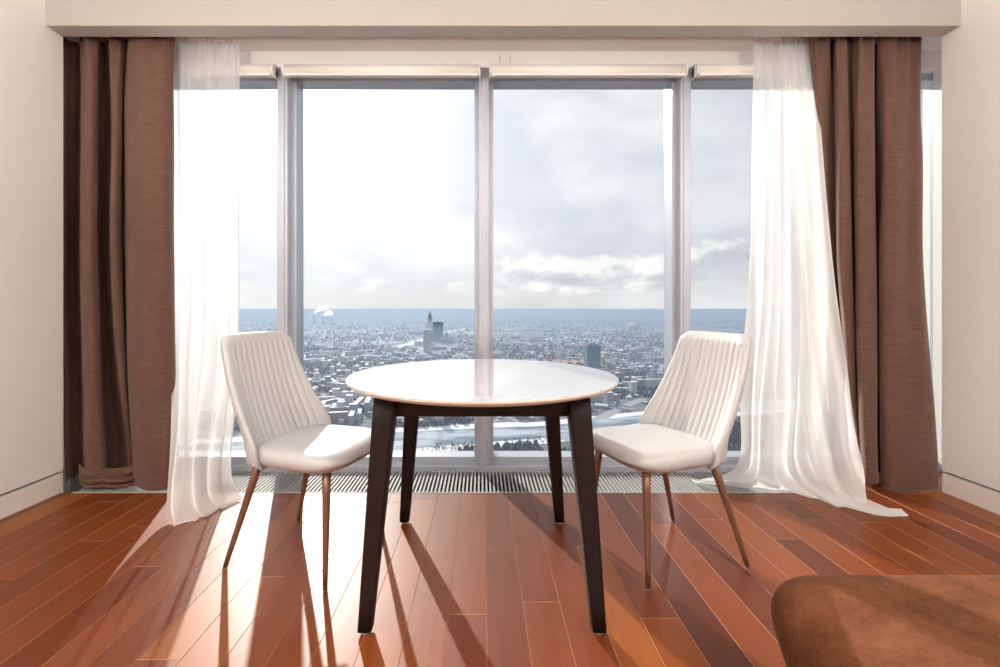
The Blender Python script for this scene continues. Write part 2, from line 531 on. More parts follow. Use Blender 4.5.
cloth('panel', [sec(2.548, rs_top), sec(1.95, rs_m1), sec(1.1, rs_m2), sec(.5, rs_low), sec(.12, rs_b1), sec(.01, rs_b2, [.02, .05, .05, .035, .015, .005, 0]), sec(.012, rs_b3)],
      170, 150, m_sheer_r, r, wob_s(5.7, .024, 6))
f_top = [(781, 2.592), (787, 2.588), (794, 2.596), (803, 2.588), (813, 2.592)]
f_m1 = [(786, 2.585), (793, 2.57), (802, 2.585), (811, 2.57), (821, 2.57)]
f_m2 = [(796, 2.555), (804, 2.53), (814, 2.545), (824, 2.52), (835, 2.51)]
f_low = [(803, 2.50), (812, 2.46), (824, 2.48), (837, 2.44), (850, 2.44)]
f_b1 = [(812, 2.42), (822, 2.37), (834, 2.39), (847, 2.33), (861, 2.34)]
f_b2 = [(828, 2.33), (840, 2.27), (851, 2.27), (860, 2.22), (869, 2.235)]
cloth('front_fall', [sec(2.546, f_top), sec(1.95, f_m1), sec(1.1, f_m2), sec(.5, f_low), sec(.16, f_b1), sec(.03, f_b2)], 90, 120, m_sheer_r, r, wob_s(9.1, .012, 3))
setbase(r, (1.75, 2.5, 0))

# ------------------------------------------------------------------ dining table
TX, TY, TH, TR = 0., 1.735, .7415, .505
r = empty('dining_table', (TX, TY, 0))
tag(r, 'round white topped extending dining table on dark tapered legs, in the middle of the room', 'table')
for s in (-1, 1):
    bm = bmesh.new()
    g0 = .0003
    N = 72
    prof = [(.0, -.020), (TR - .022, -.020), (TR - .010, -.0165), (TR - .003, -.011), (TR, -.006), (TR - .0008, -.0012), (TR - .002, 0), (.0, 0)]
    cols = []
    for k in range(N + 1):
        a = -PI / 2 + PI * k / N
        cols.append([bm.verts.new((s * (g0 + max(rr, 1e-5) * math.cos(a) * 1.0), max(rr, 1e-5) * math.sin(a), TH + z)) for rr, z in prof])
    for a, b in zip(cols[:-1], cols[1:]):
        for i in range(len(prof) - 1):
            f = bm.faces.new((a[i], a[i + 1], b[i + 1], b[i]))
            f.material_index = 0 if i >= 6 else 1
    bmesh.ops.remove_doubles(bm, verts=bm.verts[:], dist=2e-5)
    ed = [e for e in bm.edges if len(e.link_faces) == 1]
    try: bmesh.ops.holes_fill(bm, edges=ed, sides=0)
    except Exception: pass
    o = obj('table_leaf', bm, [m_top, m_edge], r)
    o['label'] = ('left' if s < 0 else 'right') + ' half of the white round top'
A, B_, zt = .292, .292, TH - .0205
for (x0, x1, y0, y1) in ((-A, A, -B_ - .011, -B_ + .011), (-A, A, B_ - .011, B_ + .011), (-A - .011, -A + .011, -B_, B_), (A - .011, A + .011, -B_, B_)):
    bm = bmesh.new(); bbox(bm, x0, x1, y0, y1, .651, zt, .002); obj('apron', bm, m_dark, r)
for sx in (-1, 1):
    for sy in (-1, 1):
        bm = bmesh.new()
        top = Vector((sx * .303, sy * .303, zt)); ft = Vector((sx * .358, sy * .350, .012))
        rs = []
        for k in range(9):
            tt = k / 8
            c = top.lerp(ft, tt); h = .036 + (.0215 - .036) * tt; rd = h * .32
            ring = []
            for q in range(4):
                ca = (h - rd) * (1 if q in (0, 3) else -1); cb = (h - rd) * (1 if q in (0, 1) else -1)
                for w in range(5):
                    an = PI / 2 * q + PI / 2 * w / 4
                    ring.append(Vector((c.x + ca + rd * math.cos(an), c.y + cb + rd * math.sin(an), c.z)))
            rs.append(ring)
        rings(bm, rs)
        lg = obj('leg', bm, m_dark, r, False)
        for p in lg.data.polygons: p.use_smooth = len(p.vertices) == 4
        bm = bmesh.new(); tube(bm, (ft.x, ft.y, .0125), (ft.x, ft.y, 0), .013, .015, 16); obj('foot_glide', bm, m_glide, lg, False)

# ------------------------------------------------------------------ chairs
def make_chair():
    r = empty('dining_chair', (0, 0, 0))
    # seat cushion: rings of a rounded trapezoid
    bm = bmesh.new()
    NA = 96
    def outline(a, sc_):
        c, s = math.cos(a), math.sin(a)
        e = 2 / 4.2
        x = math.copysign(abs(c) ** e, c); y = math.copysign(abs(s) ** e, s)
        xx = .052 + .218 * x * sc_
        hw = .211 + .011 * x
        return xx, hw * y * sc_
    prof = [(.02, .402), (.5, .402), (.80, .400), (.90, .403), (.955, .411), (.985, .423), (1., .436), (.996, .448), (.978, .458), (.945, .4655), (.885, .471), (.78, .4745), (.45, .472), (.2, .470), (.02, .469)]
    rs = []
    for (sc_, z) in prof:
        row = []
        for k in range(NA):
            x, y = outline(2 * PI * k / NA, sc_)
            zz = z
            fwd = max(0, (x - .15) / .12)
            if z > .43: zz -= .012 * fwd * fwd           # front edge rolls down
            else: zz += .006 * fwd
            row.append((x, y, zz))
        rs.append(row)
    rings(bm, rs)
    obj('seat', bm, m_leather, r, True)
    # backrest shell
    NU, NV = 220, 70
    z0, ztop, rc = .398, .892, .050
    def hw(z):
        k = (z - z0) / (ztop - z0)
        return .217 + .012 * math.sin(PI * min(k * 2.2 , .5)) - .056 * max(0, k - .12) ** 1.05
    def front(u, v):
        vv = v
        y_n = u
        h0 = hw(z0 + (ztop - z0) * v)
        # rounded upper corners
        hm = hw(ztop)
        over = max(0., abs(u) * hm - (hm - rc)) / rc
        zt = ztop - rc * (1 - math.sqrt(max(0., 1 - over * over)))
        hb = hw(z0); overb = max(0., abs(u) * hb - (hb - .034)) / .034
        zb = z0 + .034 * (1 - math.sqrt(max(0., 1 - overb * overb)))
        z = zb + (zt - zb) * vv
        k = (z - z0) / (ztop - z0)
        y = u * hw(z)
        xf = -.090 - .176 * k - .022 * math.sin(PI * k)
        xf += .108 * abs(u) ** 3.4 * max(0, 1 - k) ** 1.4 * (.38 + .62 * (lambda q: q * q * (3 - 2 * q))(min(1., max(0., k / .22)))) + .012 * u * u
        return xf, y, z
    def edge(u, v):
        e1 = max(0., 1 - abs(u) ** 14) ** .5
        e2 = max(0., 1 - max(0., (v - .9) / .1) ** 3) ** .5
        return min(e1, e2) if v > .9 else e1
    def make(u, v, side):
        x, y, z = front(u, v)
        e = edge(u, v)
        k = v
        th = .076 - .033 * k
        if side > 0:
            d = th * .5 * e
            ul = .75 + .12 * v                              # ribbed field widens upwards
            fade = max(0, min(1, (.95 - v) / .03) if v > .92 else 1)
            if abs(u) < ul and v > .05:
                ridge = abs(math.sin(PI * (u / ul + 1) / 2 * 11)) ** .55
                d += (.0070 * ridge - .005) * fade
            elif v > .05:
                d += .0015 * fade * min(1, (abs(u) - ul) / .03) * e
        else:
            d = -th * .5 * e
        return Vector((x + d - th * .5, y, z - (0.25 * d)))
    bm = bmesh.new()
    us = [math.sin(PI / 2 * (2 * i / NU - 1)) * .35 + (2 * i / NU - 1) * .65 for i in range(NU + 1)]
    vs = [1 - (1 - j / NV) ** 1.5 for j in range(NV + 1)]
    Fg = [[bm.verts.new(make(u, v, 1)) for u in us] for v in vs]
    Bg = [[bm.verts.new(make(u, v, -1)) for u in us[::4]] for v in vs]
    for j in range(NV):
        for i in range(NU):
            bm.faces.new((Fg[j][i], Fg[j][i + 1], Fg[j + 1][i + 1], Fg[j + 1][i]))
        nb = len(Bg[0]) - 1
        for i in range(nb):
            bm.faces.new((Bg[j][i + 1], Bg[j][i], Bg[j + 1][i], Bg[j + 1][i + 1]))
        bm.faces.new((Fg[j][0], Fg[j + 1][0], Bg[j + 1][0], Bg[j][0]))
        bm.faces.new((Fg[j + 1][-1], Fg[j][-1], Bg[j][-1], Bg[j + 1][-1]))
    for i in range(len(Bg[0]) - 1):
        for G, W, fl in ((Fg[0], Bg[0], 1), (Fg[-1], Bg[-1], 0)):
            loop = [G[i * 4 + q] for q in range(5)] + [W[i + 1], W[i]]
            bm.faces.new(loop if not fl else loop[::-1])
    bmesh.ops.remove_doubles(bm, verts=bm.verts[:], dist=2e-5)
    obj('backrest', bm, m_leather, r, True)
    # legs
    for (tx, ty, fx, fy) in ((.195, .150, .222, .194), (.195, -.150, .222, -.194), (-.112, .150, -.233, .201), (-.112, -.150, -.233, -.197)):
        bm = bmesh.new(); tube(bm, (tx, ty, .408), (fx, fy, .004), .0165, .0085, 20, 4)
        lg = obj('leg', bm, m_chairleg, r, True)
        bm = bmesh.new(); tube(bm, (fx, fy, .0045), (fx, fy, 0), .009, .0085, 16); obj('foot_pad', bm, m_glide, lg)
        
    return r

def copy_tree(o, parent=None):
    c = o.copy(); C.objects.link(c)
    if parent: c.parent = parent
    for ch in list(o.children): copy_tree(ch, c)
    return c

ch1 = make_chair()
ch2 = copy_tree(ch1)
ch1.location = (-.702, 1.84, 0); ch1.rotation_euler = (0, 0, R(-18.5))
ch2.location = (.737, 1.848, 0); ch2.rotation_euler = (0, 0, R(180 + 18.5))
tag(ch1, 'white channel-stitched dining chair on the left of the round table, sunlit seat', 'chair', 'dining chairs at the round table')
tag(ch2, 'white channel-stitched dining chair on the right of the round table', 'chair', 'dining chairs at the round table')

# ------------------------------------------------------------------ velour seat in the right foreground
r = empty('upholstered_bench', (1.25, .568, .035))
tag(r, 'tan brown velour sofa seat with rounded corner, cut off at lower right', 'sofa')
bm = bmesh.new()
def srect(sc_, z, x0=-.654, x1=.75, y0=-.62, y1=.435, rad=.10, inset=0.):
    row = []
    x0 += inset; x1 -= inset; y0 += inset; y1 -= inset
    for q, (cx, cy) in enumerate(((x1 - rad, y1 - rad), (x0 + rad, y1 - rad), (x0 + rad, y0 + rad), (x1 - rad, y0 + rad))):
        for w in range(13):
            a = PI / 2 * q + PI / 2 * w / 12
            row.append((cx + rad * math.cos(a), cy + rad * math.sin(a), z))
    return row
P = [(.050, .10, .08), (.042, .13, .09), (.030, .19, .10), (.014, .25, .10), (.004, .295, .10), (0, .325, .10), (.004, .35, .098), (.013, .370, .094), (.028, .386, .09), (.05, .396, .075), (.09, .402, .06), (.2, .408, .05), (.45, .411, .03)]
rs = [srect(1, z, inset=i, rad=rd) for i, z, rd in P]
rings(bm, rs)
seat = obj('seat_cushion', bm, m_velour, r, True)
md = seat.modifiers.new('smooth', 'SUBSURF'); md.levels = 1; md.render_levels = 2
bm = bmesh.new(); bbox(bm, -.55, .68, -.55, .36, .05, .11, .01); obj('base', bm, m_dark, r)
for sx in (-.5, .62):
    for sy in (-.5, .31):
        bm = bmesh.new(); tube(bm, (sx, sy, .055), (sx, sy, 0), .025, .018, 16); obj('leg', bm, m_dark, r, True)

# ------------------------------------------------------------------ city far below
exec_city = True
H = 350.0
KS = H / 200
GZ = EYE - H
def gp(px, py):
    Y = F * H / (py - VY)
    return Vector((X(px, Y), Y, GZ))

m_ground = mat('snowy_ground', (.7, .7, .7), .9)
t = NT(m_ground)
pos = t.new('ShaderNodeNewGeometry').outputs['Position']
big = t.noise(pos, .0011, 4, .55, .4)
med = t.noise(pos, .006, 5, .65)
vor = t.new('ShaderNodeTexVoronoi', feature='F1'); vor.inputs['Scale'].default_value = .014
t.l(pos, vor.inputs['Vector'])
fin = t.noise(pos, .045, 4, .7)
mixv = t.math('ADD', t.math('MULTIPLY', big, .9), t.math('ADD', t.math('MULTIPLY', med, .7), t.math('MULTIPLY', fin, .7)))
sn = t.ramp(mixv, [(.92 / 2.3 * 2.3, .0), (1., 1.)])
sepg = t.new('ShaderNodeSeparateXYZ'); t.l(pos, sepg.inputs[0])
forest = t.math('MULTIPLY', t.math('SUBTRACT', t.math('ADD', sepg.outputs[1], t.math('MULTIPLY', big, 5000.)), 8500.), .00025, clamp=True)   # the city ends, forest begins
snow = t.math('MULTIPLY', t.math('SUBTRACT', mixv, 1.13), 4.0, clamp=True)
snow = t.math('MULTIPLY', snow, t.math('SUBTRACT', 1., t.math('MULTIPLY', forest, .92)))
dark = t.ramp(fin, [(.3, (.045, .050, .055)), (.7, (.16, .155, .15))])
urb = t.ramp(vor.outputs['Color'], [(.2, (.10, .10, .11)), (.5, (.30, .29, .28)), (.8, (.72, .74, .78))])
dk = t.mix(.15, dark, urb)
t.l(t.mix(snow, dk, (.80, .82, .86)), bsdf(m_ground).inputs['Base Color'])

m_ice = mat('river_ice_water', (.34, .40, .44), .16)
t = NT(m_ice)
pos = t.new('ShaderNodeNewGeometry').outputs['Position']
t.l(t.ramp(t.noise(t.mapping(pos, (.006, .02, .01)), 1, 4, .6), [(.40, (.10, .14, .17)), (.60, (.55, .60, .64))]), bsdf(m_ice).inputs['Base Color'])
m_snow = mat('snow', (.84, .85, .88), .8)
m_road = mat('grey_road', (.36, .36, .37), .9)
m_tree = mat('bare_trees', (.060, .056, .055), .9)
m_pine = mat('dark_woodland', (.040, .048, .050), .9)

def facade(name, c1, c2, fl=3.2):
    m = mat(name, c1, .7)
    t = NT(m)
    co = objco(t)
    n = t.new('ShaderNodeNewGeometry')
    s = t.new('ShaderNodeSeparateXYZ'); t.l(co, s.inputs[0])
    zz = t.math('FRACT', t.math('DIVIDE', s.outputs[2], fl))
    hh = t.math('FRACT', t.math('DIVIDE', t.math('ADD', s.outputs[0], s.outputs[1]), 4.0))
    win = t.math('MULTIPLY', t.math('GREATER_THAN', zz, .45), t.math('GREATER_THAN', hh, .5))
    oi = t.new('ShaderNodeObjectInfo')
    base = t.mix(oi.outputs['Random'], c1, tuple(min(1, c * 1.35) for c in c1))
    t.l(t.mix(win, base, c2), bsdf(m).inputs['Base Color'])
    return m
f_pale = facade('pale_facade', (.50, .48, .46), (.16, .18, .20))
f_brick = facade('brick_facade', (.33, .22, .17), (.12, .12, .13))
f_grey = facade('grey_facade', (.30, .32, .35), (.10, .12, .14))
f_glass = facade('blue_glass', (.12, .18, .24), (.05, .09, .13), 4)
m_redroof = mat('rust_roof', (.33, .17, .12), .8)

# ground: fine grid of rings so the horizon reads
bm = bmesh.new()
rads = [20, 220, 550, 950, 1400, 2100, 3500, 6000, 10000, 16000, 24000, 34000, 50000]
rs = []
for rr in rads:
    rs.append([(rr * math.cos(PI * (k / 40) ) , rr * math.sin(PI * k / 40) - 5 + 12, GZ + (noise.noise(Vector((k * .7, rr * .001, 0))) * 25 if rr > 20000 else 0)) for k in range(41)])
rings(bm, rs, False, False, False)
tag(obj('ground', bm, m_ground), kind='structure')

def strip(name, pts, widths, z, m, label, cat, taper=True):
    P = [gp(*p) for p in pts]
    bm = bmesh.new()
    rows = []
    n = 60
    for k in range(n + 1):
        tt = k / n
        c = catmull(P, tt); c2 = catmull(P, min(tt + .01, 1)); c0 = catmull(P, max(tt - .01, 0))
        d = (c2 - c0).normalized()
        w = KS * catmull([Vector((w_, 0, 0)) for w_ in widths], tt).x / 2
        nrm = Vector((-d.y, d.x, 0))
        wob = 1 + .12 * noise.noise(Vector((tt * 14, 2.2, 0))) if taper else 1
        rows.append([c - nrm * w * wob + Vector((0, 0, z)), c + nrm * w * wob + Vector((0, 0, z))])
    rows2 = rows
    bmv = [[bm.verts.new(p) for p in r_] for r_ in rows2]
    for a, b in zip(bmv[:-1], bmv[1:]): bm.faces.new((a[0], a[1], b[1], b[0]))
    o = obj(name, bm, m)
    return tag(o, label, cat)
riv = [(20, 470), (190, 455), (320, 446), (420, 439), (500, 434), (560, 430), (640, 419), (720, 411), (840, 404)]
strip('river_bank', riv, [150, 150, 145, 140, 130, 120, 90, 75, 70], .4, m_snow, 'white snowy banks along the river below the window', 'river bank')
strip('river', riv, [95, 95, 92, 88, 72, 62, 42, 32, 30], .9, m_ice, 'grey half-frozen river seen under the table top through the window', 'river')
roads = [([(180, 432), (300, 404), (350, 394), (480, 378), (560, 372)], 26, 'grey avenue curving across the snowy city left of the table'),
         ([(395, 348), (420, 341), (440, 334), (470, 328)], 60, 'pale highway running toward the towers on the left skyline'),
         ([(560, 440), (640, 400), (720, 372), (800, 350)], 22, 'grey road through the snowy blocks behind the right chair')]
for pts, w, lab in roads:
    strip('road', pts, [w] * 4, .7, m_road if w < 50 else m_snow, lab, 'road', False)

def seg_dist(p, pts):
    best = 1e9
    for a, b in zip(pts[:-1], pts[1:]):
        ab = (b - a).to_2d(); ap = (p - a).to_2d()
        tt = max(0, min(1, ap.dot(ab) / ab.length_squared))
        best = min(best, (ap - ab * tt).length)
    return best
RIV = [gp(*p) for p in riv]
ROADS = [([gp(*p) for p in pts], w) for pts, w, _ in roads]
def clear(p, rad):
    if seg_dist(p, RIV) < 78 * KS + rad: return False
    return all(seg_dist(p, q) > KS * w / 2 + rad for q, w in ROADS)

# building prototypes, one mesh each: walls (slot 0), snowy roof (slot 1)
def building_mesh(kind, w, d, h, seed):
    rnd = random.Random(seed)
    bm = bmesh.new()
    def block(x0, x1, y0, y1, z0, z1):
        box(bm, x0, x1, y0, y1, z0, z1)
        p = .6
        box(bm, x0 + p, x1 - p, y0 + p, y1 - p, z1 - .5, z1 + .35, 1)          # snow on the flat roof inside the parapet
    if kind == 'slab':
        block(-w / 2, w / 2, -d / 2, d / 2, 0, h)
        for k in range(int(w // 22)):
            cx = -w / 2 + 11 + 22 * k
            box(bm, cx - 2.5, cx + 2.5, -2, 2, h, h + 3)
            box(bm, cx - 3, cx + 3, -d / 2 - 1.4, -d / 2, 0, h - 3)            # balcony stack
    elif kind == 'ell':
        block(-w / 2, w / 2, -d / 2, d / 2, 0, h)
        block(-w / 2, -w / 2 + d, d / 2, d / 2 + w * .55, 0, h)
        box(bm, -3, 3, -2, 2, h, h + 3)
    elif kind == 'tower':
        block(-w / 2, w / 2, -d / 2, d / 2, 0, h)
        block(-w / 2 - 4, w / 2 + 4, -d / 2 - 4, d / 2 + 4, 0, h * .12)
        box(bm, -w * .25, w * .25, -d * .25, d * .25, h, h + 5)
    else:                                                                      # hall with a pitched roof
        box(bm, -w / 2, w / 2, -d / 2, d / 2, 0, h)
        vs = [bm.verts.new(p) for p in ((-w / 2 - 1, -d / 2 - 1, h), (w / 2 + 1, -d / 2 - 1, h), (w / 2 + 1, 0, h + d * .3), (-w / 2 - 1, 0, h + d * .3), (w / 2 + 1, d / 2 + 1, h), (-w / 2 - 1, d / 2 + 1, h))]
        for f in ((0, 1, 2, 3), (3, 2, 4, 5)): bm.faces.new([vs[i] for i in f]).material_index = 1
        bm.faces.new([vs[i] for i in (1, 4, 2)]); bm.faces.new([vs[i] for i in (0, 3, 5)])
    bmesh.ops.recalc_face_normals(bm, faces=bm.faces[:])
    me = bpy.data.meshes.new('building')
    bm.to_mesh(me); bm.free()
    return me
random.seed(5)
protos = {}
def addproto(key, name, kind, w, d, h, fac, roof):
    me = building_mesh(kind, w, d, h, len(protos))
    me.materials.append(fac); me.materials.append(roof)
    protos.setdefault(key, []).append((name, me, max(w, d)))
for (w, d, h) in ((70, 14, 28), (90, 14, 30), (55, 13, 27), (110, 15, 36)): addproto('pale', 'apartment_block', 'slab', w, d, h, f_pale, m_snow)
for (w, d, h) in ((60, 15, 22), (48, 14, 18)): addproto('brick', 'brick_block', 'ell', w, d, h, f_brick, m_snow)
for (w, d, h) in ((26, 24, 58), (24, 22, 48), (30, 22, 66)): addproto('tower', 'tower_block', 'tower', w, d, h, f_grey, m_snow)
for (w, d, h) in ((40, 22, 9), (60, 26, 10), (28, 16, 8)): addproto('hall', 'warehouse', 'hall', w, d, h, f_grey, m_snow)
INFO = {
    'pale': ('pale apartment block with snowy flat roof in the city beyond the window', 'building', 'pale apartment blocks in the snowy city'),
    'brick': ('brown brick block with snowy roof in the city beyond the window', 'building', 'brown brick blocks in the snowy city'),
    'tower': ('grey tower block rising from the snowy city beyond the window', 'building', 'grey tower blocks in the snowy city'),
    'hall': ('low hall with snow covered pitched roof in the city beyond the window', 'building', 'low snow covered halls in the snowy city')}
placed = []
special = [gp(590, 372), gp(427, 353), gp(437, 344), gp(560, 369), gp(317, 322), gp(630, 332)]
count = 0; tries = 0
while count < 285 and tries < 20000:
    tries += 1
    py = 307 + 14 + 118 * random.random() ** 1.9
    px = random.uniform(150, 850)
    p = gp(px, py)
    left = px < 480
    key = random.choices(['pale', 'brick', 'tower', 'hall'], [.42, .2, .16 if py < 385 else .02, .35 if py > 375 else .15])[0]
    name, me, rad = random.choice(protos[key])
    if not clear(p, rad * .6): continue
    if any((p - q).to_2d().length < (rad + r0) * .55 for q, r0 in placed): continue
    if any((p - q).to_2d().length < 150 for q in special): continue
    o = bpy.data.objects.new(name, me); C.objects.link(o)
    o.location = p; o.rotation_euler = (0, 0, random.choice((.2, .2, 1.77, 1.77, random.uniform(0, 3))))
    s = random.uniform(.85, 1.15); o.scale = (s, s, random.uniform(.8, 1.2))
    tag(o, *INFO[key])
    placed.append((p, rad)); count += 1

CELL = {}
for q, r0 in [(p_, r_ * .62) for p_, r_ in placed] + [(p_, 95 if k_ != 3 else 190) for k_, p_ in enumerate(special)]:
    n_ = int(r0 // 120) + 1
    for a in range(-n_, n_ + 1):
        for b in range(-n_, n_ + 1): CELL.setdefault((int(q.x // 120) + a, int(q.y // 120) + b), []).append((q, r0))
def taken(p, rad):
    return any((p - q).to_2d().length < r0 + rad for q, r0 in CELL.get((int(p.x // 120), int(p.y // 120)), ()))

# the countless far blocks: one object
def lots(name, n, gen, mats, label, cat):
    vs, fs, mi = [], [], []
    for _ in range(n):
        r_ = gen()
        if r_ is None: continue
        v, f, m_ = r_
        b = len(vs)
        vs += v; fs += [tuple(b + i for i in q) for q in f]; mi += m_
    me = bpy.data.meshes.new(name)
    me.from_pydata(vs, [], fs)
    o = link_mesh(name, me, mats)
    me.polygons.foreach_set('material_index', mi)
    tag(o, label, cat, kind='stuff')
    return o
BF = [(0, 1, 5, 4), (1, 2, 6, 5), (2, 3, 7, 6), (3, 0, 4, 7), (4, 5, 6, 7)]
def gen_block():
    py = 307 + 11 + 106 * random.random() ** 1.9
    p = gp(random.uniform(100, 900), py)
    w, d, h = random.choice(((70, 15, 26), (45, 15, 20), (25, 22, 45), (35, 20, 10), (100, 16, 30), (22, 15, 9), (18, 12, 8)))
    if not clear(p, w * .5): return None
    if any((p - q).to_2d().length < w * .5 + r0 * .6 for q, r0 in placed): return None
    a = random.choice((.2, 1.77, random.uniform(0, 3))); ca, sa = math.cos(a), math.sin(a)
    h *= random.uniform(.7, 1.2)
    if taken(p, w * .5): return None
    base = [(-w / 2, -d / 2), (w / 2, -d / 2), (w / 2, d / 2), (-w / 2, d / 2)]
    v = [(p.x + x * ca - y * sa, p.y + x * sa + y * ca, p.z + z) for z in (0, h) for x, y in base]
    m_ = random.choice((0, 0, 1, 2))
    return v, BF, [m_] * 4 + [3]
mplain = [mat('far_pale_wall', (.52, .50, .48), .8), mat('far_brick_wall', (.34, .24, .19), .8), mat('far_grey_wall', (.27, .29, .32), .8), m_snow]
lots('distant_buildings', 5200, gen_block, mplain, 'countless tiny blocks of the hazy city stretching to the horizon', 'buildings')

def gen_tree(py0, py1, pw, xr, hs, test):
    def g_():
        py = py0 + (py1 - py0) * random.random() ** pw
        p = gp(random.uniform(*xr), py)
        k = noise.noise(Vector((p.x * .0013, p.y * .0013, 4.0))) + .5 * noise.noise(Vector((p.x * .008, p.y * .008, 7.0)))
        if k < test or not clear(p, -22) or taken(p, 4): return None
        h = random.uniform(*hs); w = h * random.uniform(.28, .45)
        v = []
        a0 = random.uniform(0, 1)
        for zf, rf in ((.0, .15), (.3, .9), (.62, 1.), (.86, .6)):
            for q in range(5):
                a = a0 + q * 1.2566
                rr = w * rf * random.uniform(.75, 1.2)
                v.append((p.x + rr * math.cos(a), p.y + rr * math.sin(a), p.z + h * zf))
        v.append((p.x, p.y, p.z + h))
        f = []
        for k2 in range(3):
            for q in range(5): f.append((k2 * 5 + q, k2 * 5 + (q + 1) % 5, k2 * 5 + 5 + (q + 1) % 5, k2 * 5 + 5 + q))
        for q in range(5): f.append((15 + q, 15 + (q + 1) % 5, 20))
        return v, f, [random.choice((0, 0, 1))] * len(f)
    return g_
lots('woodland', 34000, gen_tree(346, 490, 1.25, (100, 900), (9, 17), -.12), [m_tree, m_pine], 'dark bare trees massed between the snowy city blocks', 'trees')
lots('far_woodland', 9000, gen_tree(312, 352, 1.5, (150, 850), (14, 26), -.1), [m_pine, m_tree], 'blue dark belt of far forest under the horizon', 'trees')

# bare trees on the near river bank, individuals: trunk with forking limbs
def bare_tree(seed):
    rnd = random.Random(seed)
    bm = bmesh.new()
    def limb(p, d, L, r0, lvl):
        q = p + d * L
        tube(bm, p, q, r0, r0 * .6, 5)
        if lvl == 0: return
        for k in range(4 if lvl > 1 else 3):
            a = rnd.uniform(0, 2 * PI); sp = rnd.uniform(.35, .8)
            nd = (d + Vector((math.cos(a) * sp, math.sin(a) * sp, rnd.uniform(0, .3)))).normalized()
            limb(p.lerp(q, rnd.uniform(.55, 1)), nd, L * rnd.uniform(.6, .8), r0 * .6, lvl - 1)
    limb(Vector((0, 0, 0)), Vector((0, 0, 1)), 5, .45, 3)
    me = bpy.data.meshes.new('bare_tree')
    bm.to_mesh(me); bm.free()
    me.materials.append(m_tree)
    return me
trees = [bare_tree(s) for s in range(4)]
random.seed(21)
for k in range(110):
    px = random.choice((random.uniform(430, 478), random.uniform(505, 560), random.uniform(240, 700)))
    tt = (px - 20) / 820
    # near bank of the river
    best = min(range(200), key=lambda q: abs((lambda c: VX + F * c.x / c.y)(catmull(RIV, q / 199)) - px))
    c = catmull(RIV, best / 199)
    p = Vector((c.x, c.y - KS * random.uniform(46, 72), GZ)); p.x = X(px, p.y)
    o = bpy.data.objects.new('bare_tree', random.choice(trees)); C.objects.link(o)
    o.location = p; s = random.uniform(.8, 1.3); o.scale = (s, s, s); o.rotation_euler = (0, 0, random.uniform(0, 6))
    tag(o, 'leafless dark tree on the snowy near bank of the river', 'tree', 'bare trees along the river bank')

# ---- landmarks
def landmark(name, p, label, cat='building'):
    r_ = empty(name, p, .15); r_.scale = (KS, KS, KS)
    return tag(r_, label, cat)
r = landmark('glass_tower', gp(592, 374), 'dark blue glass tower standing right of the table edge')
bm = bmesh.new(); box(bm, -21, 21, -14, 14, 0, 84); obj('shaft', bm, f_glass, r)
bm = bmesh.new(); box(bm, -18, 18, -11, 11, 84, 90); box(bm, -8, 6, -6, 6, 90, 94); obj('crown', bm, f_grey, r)
bm = bmesh.new(); box(bm, -34, 34, -24, 24, 0, 10); obj('podium', bm, f_grey, r)
r = landmark('pale_tower', gp(427, 352), 'pale slender tower in front of the dark slab on the left skyline')
bm = bmesh.new(); box(bm, -16, 16, -14, 14, 0, 98); obj('shaft', bm, f_pale, r)
bm = bmesh.new(); box(bm, -17, 17, -15, 15, 98, 101); box(bm, -5, 5, -5, 5, 101, 106); obj('roof_cap', bm, m_snow, r)
r = landmark('slab_tower', gp(438, 341), 'broad dark blue office slab beside the pale slender tower')
bm = bmesh.new(); box(bm, -30, 30, -14, 14, 0, 112); box(bm, -52, -30, -12, 12, 0, 60); obj('shaft', bm, f_glass, r)
bm = bmesh.new(); box(bm, -24, 24, -10, 10, 112, 117); obj('roof_cap', bm, m_snow, r)
r = landmark('spire_tower', gp(430, 330), 'stepped hazy skyscraper with a spire on the left skyline')
for (w, z0, z1) in ((60, 0, 70), (40, 70, 110), (24, 110, 140)):
    bm = bmesh.new(); box(bm, -w / 2, w / 2, -w / 2, w / 2, z0, z1); obj('tier', bm, f_grey, r)
bm = bmesh.new(); tube(bm, (0, 0, 140), (0, 0, 172), 6, 1, 8); obj('spire', bm, f_grey, r)
r = landmark('market_hall', gp(562, 368), 'long rust roofed hall just behind the table top on the right')
bm = bmesh.new(); box(bm, -95, 95, -30, 30, 0, 16); obj('wall', bm, f_brick, r)
bm = bmesh.new()
for k in range(6):
    x0 = -95 + k * 31.6
    vs = [bm.verts.new(p) for p in ((x0, -31, 16), (x0 + 31.6, -31, 16), (x0 + 31.6, 31, 16), (x0, 31, 16), (x0 + 15.8, -31, 25), (x0 + 15.8, 31, 25))]
    for f in ((0, 4, 5, 3), (4, 1, 2, 5), (0, 1, 4), (3, 5, 2)): bm.faces.new([vs[i] for i in f])
obj('roof', bm, m_redroof, r)
r = landmark('white_dome', gp(632, 331), 'small white domed building on the right skyline')
bm = bmesh.new(); box(bm, -40, 40, -25, 25, 0, 40); obj('wall', bm, mplain[0], r)
bm = bmesh.new(); bmesh.ops.create_uvsphere(bm, u_segments=20, v_segments=10, radius=30, matrix=Matrix.Translation((0, 0, 40)) @ Matrix.Diagonal((1, .8, 1, 1))); obj('dome', bm, m_snow, r, True)
